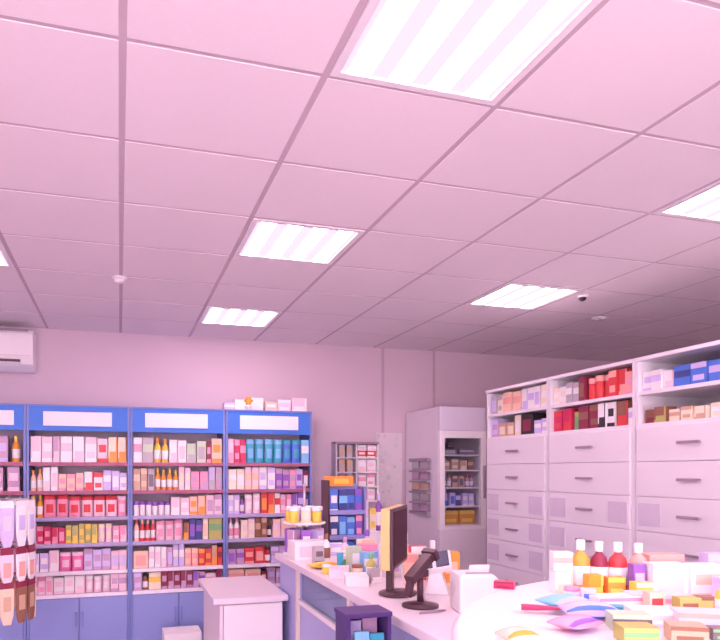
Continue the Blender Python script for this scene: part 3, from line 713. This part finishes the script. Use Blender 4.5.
# white stand with pink and purple goods next to it
t = thing('goods_stand', 'slim white goods stand between floor display and wall shelf', 'display stand', (1.97, 4.95, 0))
obj('pedestal', MB().box(-.13, .13, 0, .22, 0, 1.12), M_white, t, bevel=.004)
obj('rim', MB().box(-.13, .13, .21, .22, 1.1205, 1.16), M_white, t)
fill_row('c pale-pink white .06 .20 1; c cream yellow .06 .16 1; b purple lavender .065 .27 1; c white pink .06 .14 1', 1.845, 2.095, lambda u, dy: ((u, 4.97 + dy, 1.1206), 0), 'on the slim white goods stand', .1, .3, random.Random(600))

# ------------------------------------------------------------------ hosiery rack
HX, HY = -.74, 4.62
t = thing('hosiery_rack', 'revolving wire rack hung with hosiery packs before the blue cabinets', 'rack', (HX, HY, 0))
obj('base', MB().lathe([(.19, 0), (.19, .012), (.04, .03)], 24), M_steel, t)
obj('pole', MB().tube((0, 0, .02), (0, 0, 1.50), .014, 12), M_steel, t)
tiers = [(1.42, .27, ('white', 'lavender')), (1.135, .20, ('white', 'pale-pink')), (.93, .25, ('brown', 'peach'))]
for z, h, cols in tiers:
    for k in range(15):
        a = R(k * 24 - 90)
        p = Vector((math.cos(a), math.sin(a), 0))
        obj('hook', MB().tube(p * .012 + Vector((0, 0, z)), p * .205 + Vector((0, 0, z)), .003, 6).tube(p * .203 + Vector((0, 0, z)), p * .203 + Vector((0, 0, z + .02)), .003, 6), M_steel, t)
def hose_mesh(h):
    b = MB(); w = .040
    pts = [(-w, 0), (-w, -h * .30), (-w * .92, -h * .75), (-w * .55, -h), (w * .55, -h), (w * .92, -h * .75), (w, -h * .30), (w, 0)]
    return b.prism(pts, -.006, .006).mesh('hosiery_pack', .003, 1)
card_me = MB().box(-.038, .038, -.0035, .0035, -.014, .03).mesh('header_card')
wind_me = MB().box(-.022, .022, -.0085, -.0065, -.15, -.06).mesh('window')
for ti, (z, h, cols) in enumerate(tiers):
    me = hose_mesh(h - .03)
    for k in range(15):
        a = R(k * 24 - 90)
        for rr in (.218,):
            c = cols[1] if k % 3 == 1 else cols[0]
            t = thing('hosiery_pack', '%s hosiery pack on the %s tier of the revolving rack' % (c, ('top', 'middle', 'bottom')[ti]), 'hosiery pack',
                      (HX + rr * math.cos(a), HY + rr * math.sin(a), z - .033), a + R(90) + R(random.uniform(-5, 5)), 'hosiery packs on the revolving rack')
            obj('sleeve', me, pm(c), t, loc=(0, 0, -.012), scale=(1 if rr > .15 else .55, 1, 1))
            obj('header_card', card_me, pm(('white', 'maroon', 'maroon')[ti]), t, scale=(1 if rr > .15 else .55, 1, 1))
            obj('window', wind_me, pm(('pale-pink' if c == 'lavender' else 'lavender', 'salmon', 'tan')[ti]), t, scale=(1 if rr > .15 else .55, 1, 1))

# ------------------------------------------------------------------ round white display island with goods
IX, IY, IR, IZ = 1.37, .75, .86, 1.30
t = thing('display_island', 'round white display island in front of the sales counter', 'display counter', (IX, IY, 0))
M_isl = mat('island_white', (.84, .81, .83), .35, .01)
obj('drum', MB().lathe([(IR - .08, .10), (IR - .08, IZ - .051)], 72), M_isl, t)
obj('plinth', MB().lathe([(IR - .14, 0), (IR - .14, .0995)], 48), M_trim, t)
obj('top', MB().lathe([(IR - .02, IZ - .05), (IR, IZ - .04), (IR, IZ - .012), (IR - .012, IZ)], 96), M_isl, t)
def isl(k, c1, c2, w, d, h, x, y, rz, what, rot=None, dz=0):
    if k == 'p': return product(k, c1, c2, w, h, d, (x, y, IZ + .0008 + h / 2), 0, '', group='goods on the round display island', label=what, rot=(R(90), 0, R(rz)))
    return product(k, c1, c2, w, d, h, (x, y, IZ + .0008 + dz), R(rz), '', group='goods on the round display island', label=what, rot=rot)
isl('b', 'orange', 'white', .045, .045, .128, 1.10, 1.40, 0, 'orange bottle with white cap beside stacked white cartons')
isl('b', 'maroon', 'white', .042, .042, .124, 1.142, 1.385, 0, 'maroon bottle with white cap between orange and red bottles')
isl('b', 'red', 'white', .046, .046, .122, 1.186, 1.37, 0, 'red bottle with white cap on the round island')
isl('b', 'salmon', 'white', .044, .044, .120, 1.232, 1.352, 0, 'salmon bottle with white cap at end of bottle row')
isl('c', 'white', 'peach', .045, .04, .052, 1.05, 1.41, -14, 'white and peach carton under another carton by bottles')
isl('c', 'white', 'salmon', .046, .04, .045, 1.05, 1.41, -20, 'white and salmon carton topmost beside the orange bottle', dz=.0535)
isl('c', 'amber', 'yellow', .035, .03, .05, 1.092, 1.345, -12, 'small amber carton standing before the orange bottle')
isl('c', 'orange', 'yellow', .04, .03, .045, 1.138, 1.325, -20, 'small orange carton standing before the maroon bottle')
isl('c', 'purple', 'lavender', .03, .03, .075, 1.19, 1.31, -15, 'slim purple carton standing before the red bottle')
isl('c', 'yellow', 'white', .04, .03, .04, 1.165, 1.27, -10, 'small yellow carton in front of the purple one')
isl('c', 'white', 'pale-pink', .085, .05, .080, 1.245, 1.28, -14, 'large white and pale pink carton on the round island')
isl('c', 'white', 'peach', .085, .05, .078, 1.325, 1.25, -14, 'large white and peach carton on the round island')
isl('c', 'salmon', 'pink', .09, .04, .092, 1.30, 1.345, -12, 'salmon carton standing behind the large white ones')
isl('c', 'lavender', 'sky-blue', .06, .04, .095, 1.42, 1.30, -16, 'lavender carton standing behind the large white ones')
isl('c', 'pale-pink', 'white', .08, .05, .07, 1.40, 1.21, -18, 'pale pink carton next to the large white and peach carton')
isl('c', 'white', 'grey', .07, .05, .075, 1.375, 1.11, -22, 'white and grey carton next to the yellow bottle')
isl('c', 'lavender', 'white', .06, .04, .06, 1.31, 1.16, -20, 'lavender and white carton amid pale cartons on island')
isl('b', 'yellow', 'yellow', .042, .042, .085, 1.165, 1.04, 0, 'yellow bottle with yellow cap on the round island')
isl('c', 'olive', 'brown', .045, .03, .040, 1.115, 1.09, -15, 'small olive carton beside the yellow bottle')
isl('c', 'pale-pink', 'pink', .12, .06, .03, 1.13, 1.19, -22, 'flat pale pink carton before the large white cartons')
isl('c', 'white', 'pink', .10, .06, .028, 1.03, 1.20, -10, 'flat white and pink carton before the amber carton')
isl('p', 'sky-blue', 'lavender', .10, .07, .03, .925, 1.275, 10, 'sky blue pouch lying on the round island edge')
isl('p', 'lavender', 'blue', .11, .07, .035, .925, 1.165, -20, 'lavender and blue pouch lying on the round island')
isl('p', 'pink', 'purple', .09, .06, .028, .815, 1.09, 15, 'pink and purple pouch lying on the round island')
isl('c', 'pale-green', 'dark-grey', .07, .05, .030, .925, 1.04, -25, 'flat pale green carton lying on the round island')
isl('c', 'white', 'pale-pink', .09, .06, .03, 1.00, 1.06, -25, 'flat white and pale pink carton beside green one')
isl('c', 'pale-pink', 'salmon', .09, .06, .035, 1.05, .995, -30, 'flat pale pink and salmon carton beside yellow bottle')
isl('p', 'peach', 'orange', .06, .05, .03, .66, 1.03, 0, 'peach and orange pouch at the rim of the round island')
isl('c', 'olive', 'green', .06, .05, .028, .87, .96, -20, 'flat olive carton lying before the green one')
isl('c', 'tan', 'brown', .06, .05, .028, .96, .94, -30, 'flat tan carton lying before the green one')
isl('c', 'grey', 'mauve', .06, .05, .032, 1.10, .93, -30, 'flat grey and mauve carton before the yellow bottle')
isl('t', 'crimson', 'white', .03, .02, .10, .80, 1.235, 0, 'crimson cream tube lying on the round island', rot=(R(90), 0, R(60)), dz=.011)
isl('c', 'crimson', 'maroon', .05, .03, .018, .94, 1.49, -40, 'flat crimson carton at the far rim of island')
isl('c', 'brown', 'olive', .035, .025, .030, 1.205, 1.13, -20, 'tiny brown carton between pale cartons and yellow bottle')
isl('j', 'lavender', 'white', .04, .04, .035, 1.24, 1.07, 0, 'lavender jar with white lid behind yellow bottle')
isl('c', 'white', 'lavender', .05, .035, .055, 1.29, 1.08, -25, 'small white and lavender carton behind yellow bottle')
isl('c', 'teal', 'dark-grey', .045, .03, .022, .985, 1.13, -30, 'tiny teal carton lying among flat pink cartons')
isl('c', 'peach', 'red', .035, .025, .045, 1.075, 1.135, -10, 'small peach and red carton before pale pink carton')
isl('j', 'white', 'pink', .035, .035, .035, .99, 1.29, 0, 'white jar with pink lid before stacked white cartons')
isl('c', 'lavender', 'blue', .03, .025, .04, .99, 1.235, -30, 'tiny lavender and blue carton near the sky blue pouch')
isl('c', 'salmon', 'white', .05, .03, .02, 1.145, .985, -28, 'tiny salmon carton lying before the yellow bottle')
isl('c', 'dark-grey', 'green', .05, .035, .02, 1.03, .925, -25, 'tiny dark grey carton lying before the yellow bottle')
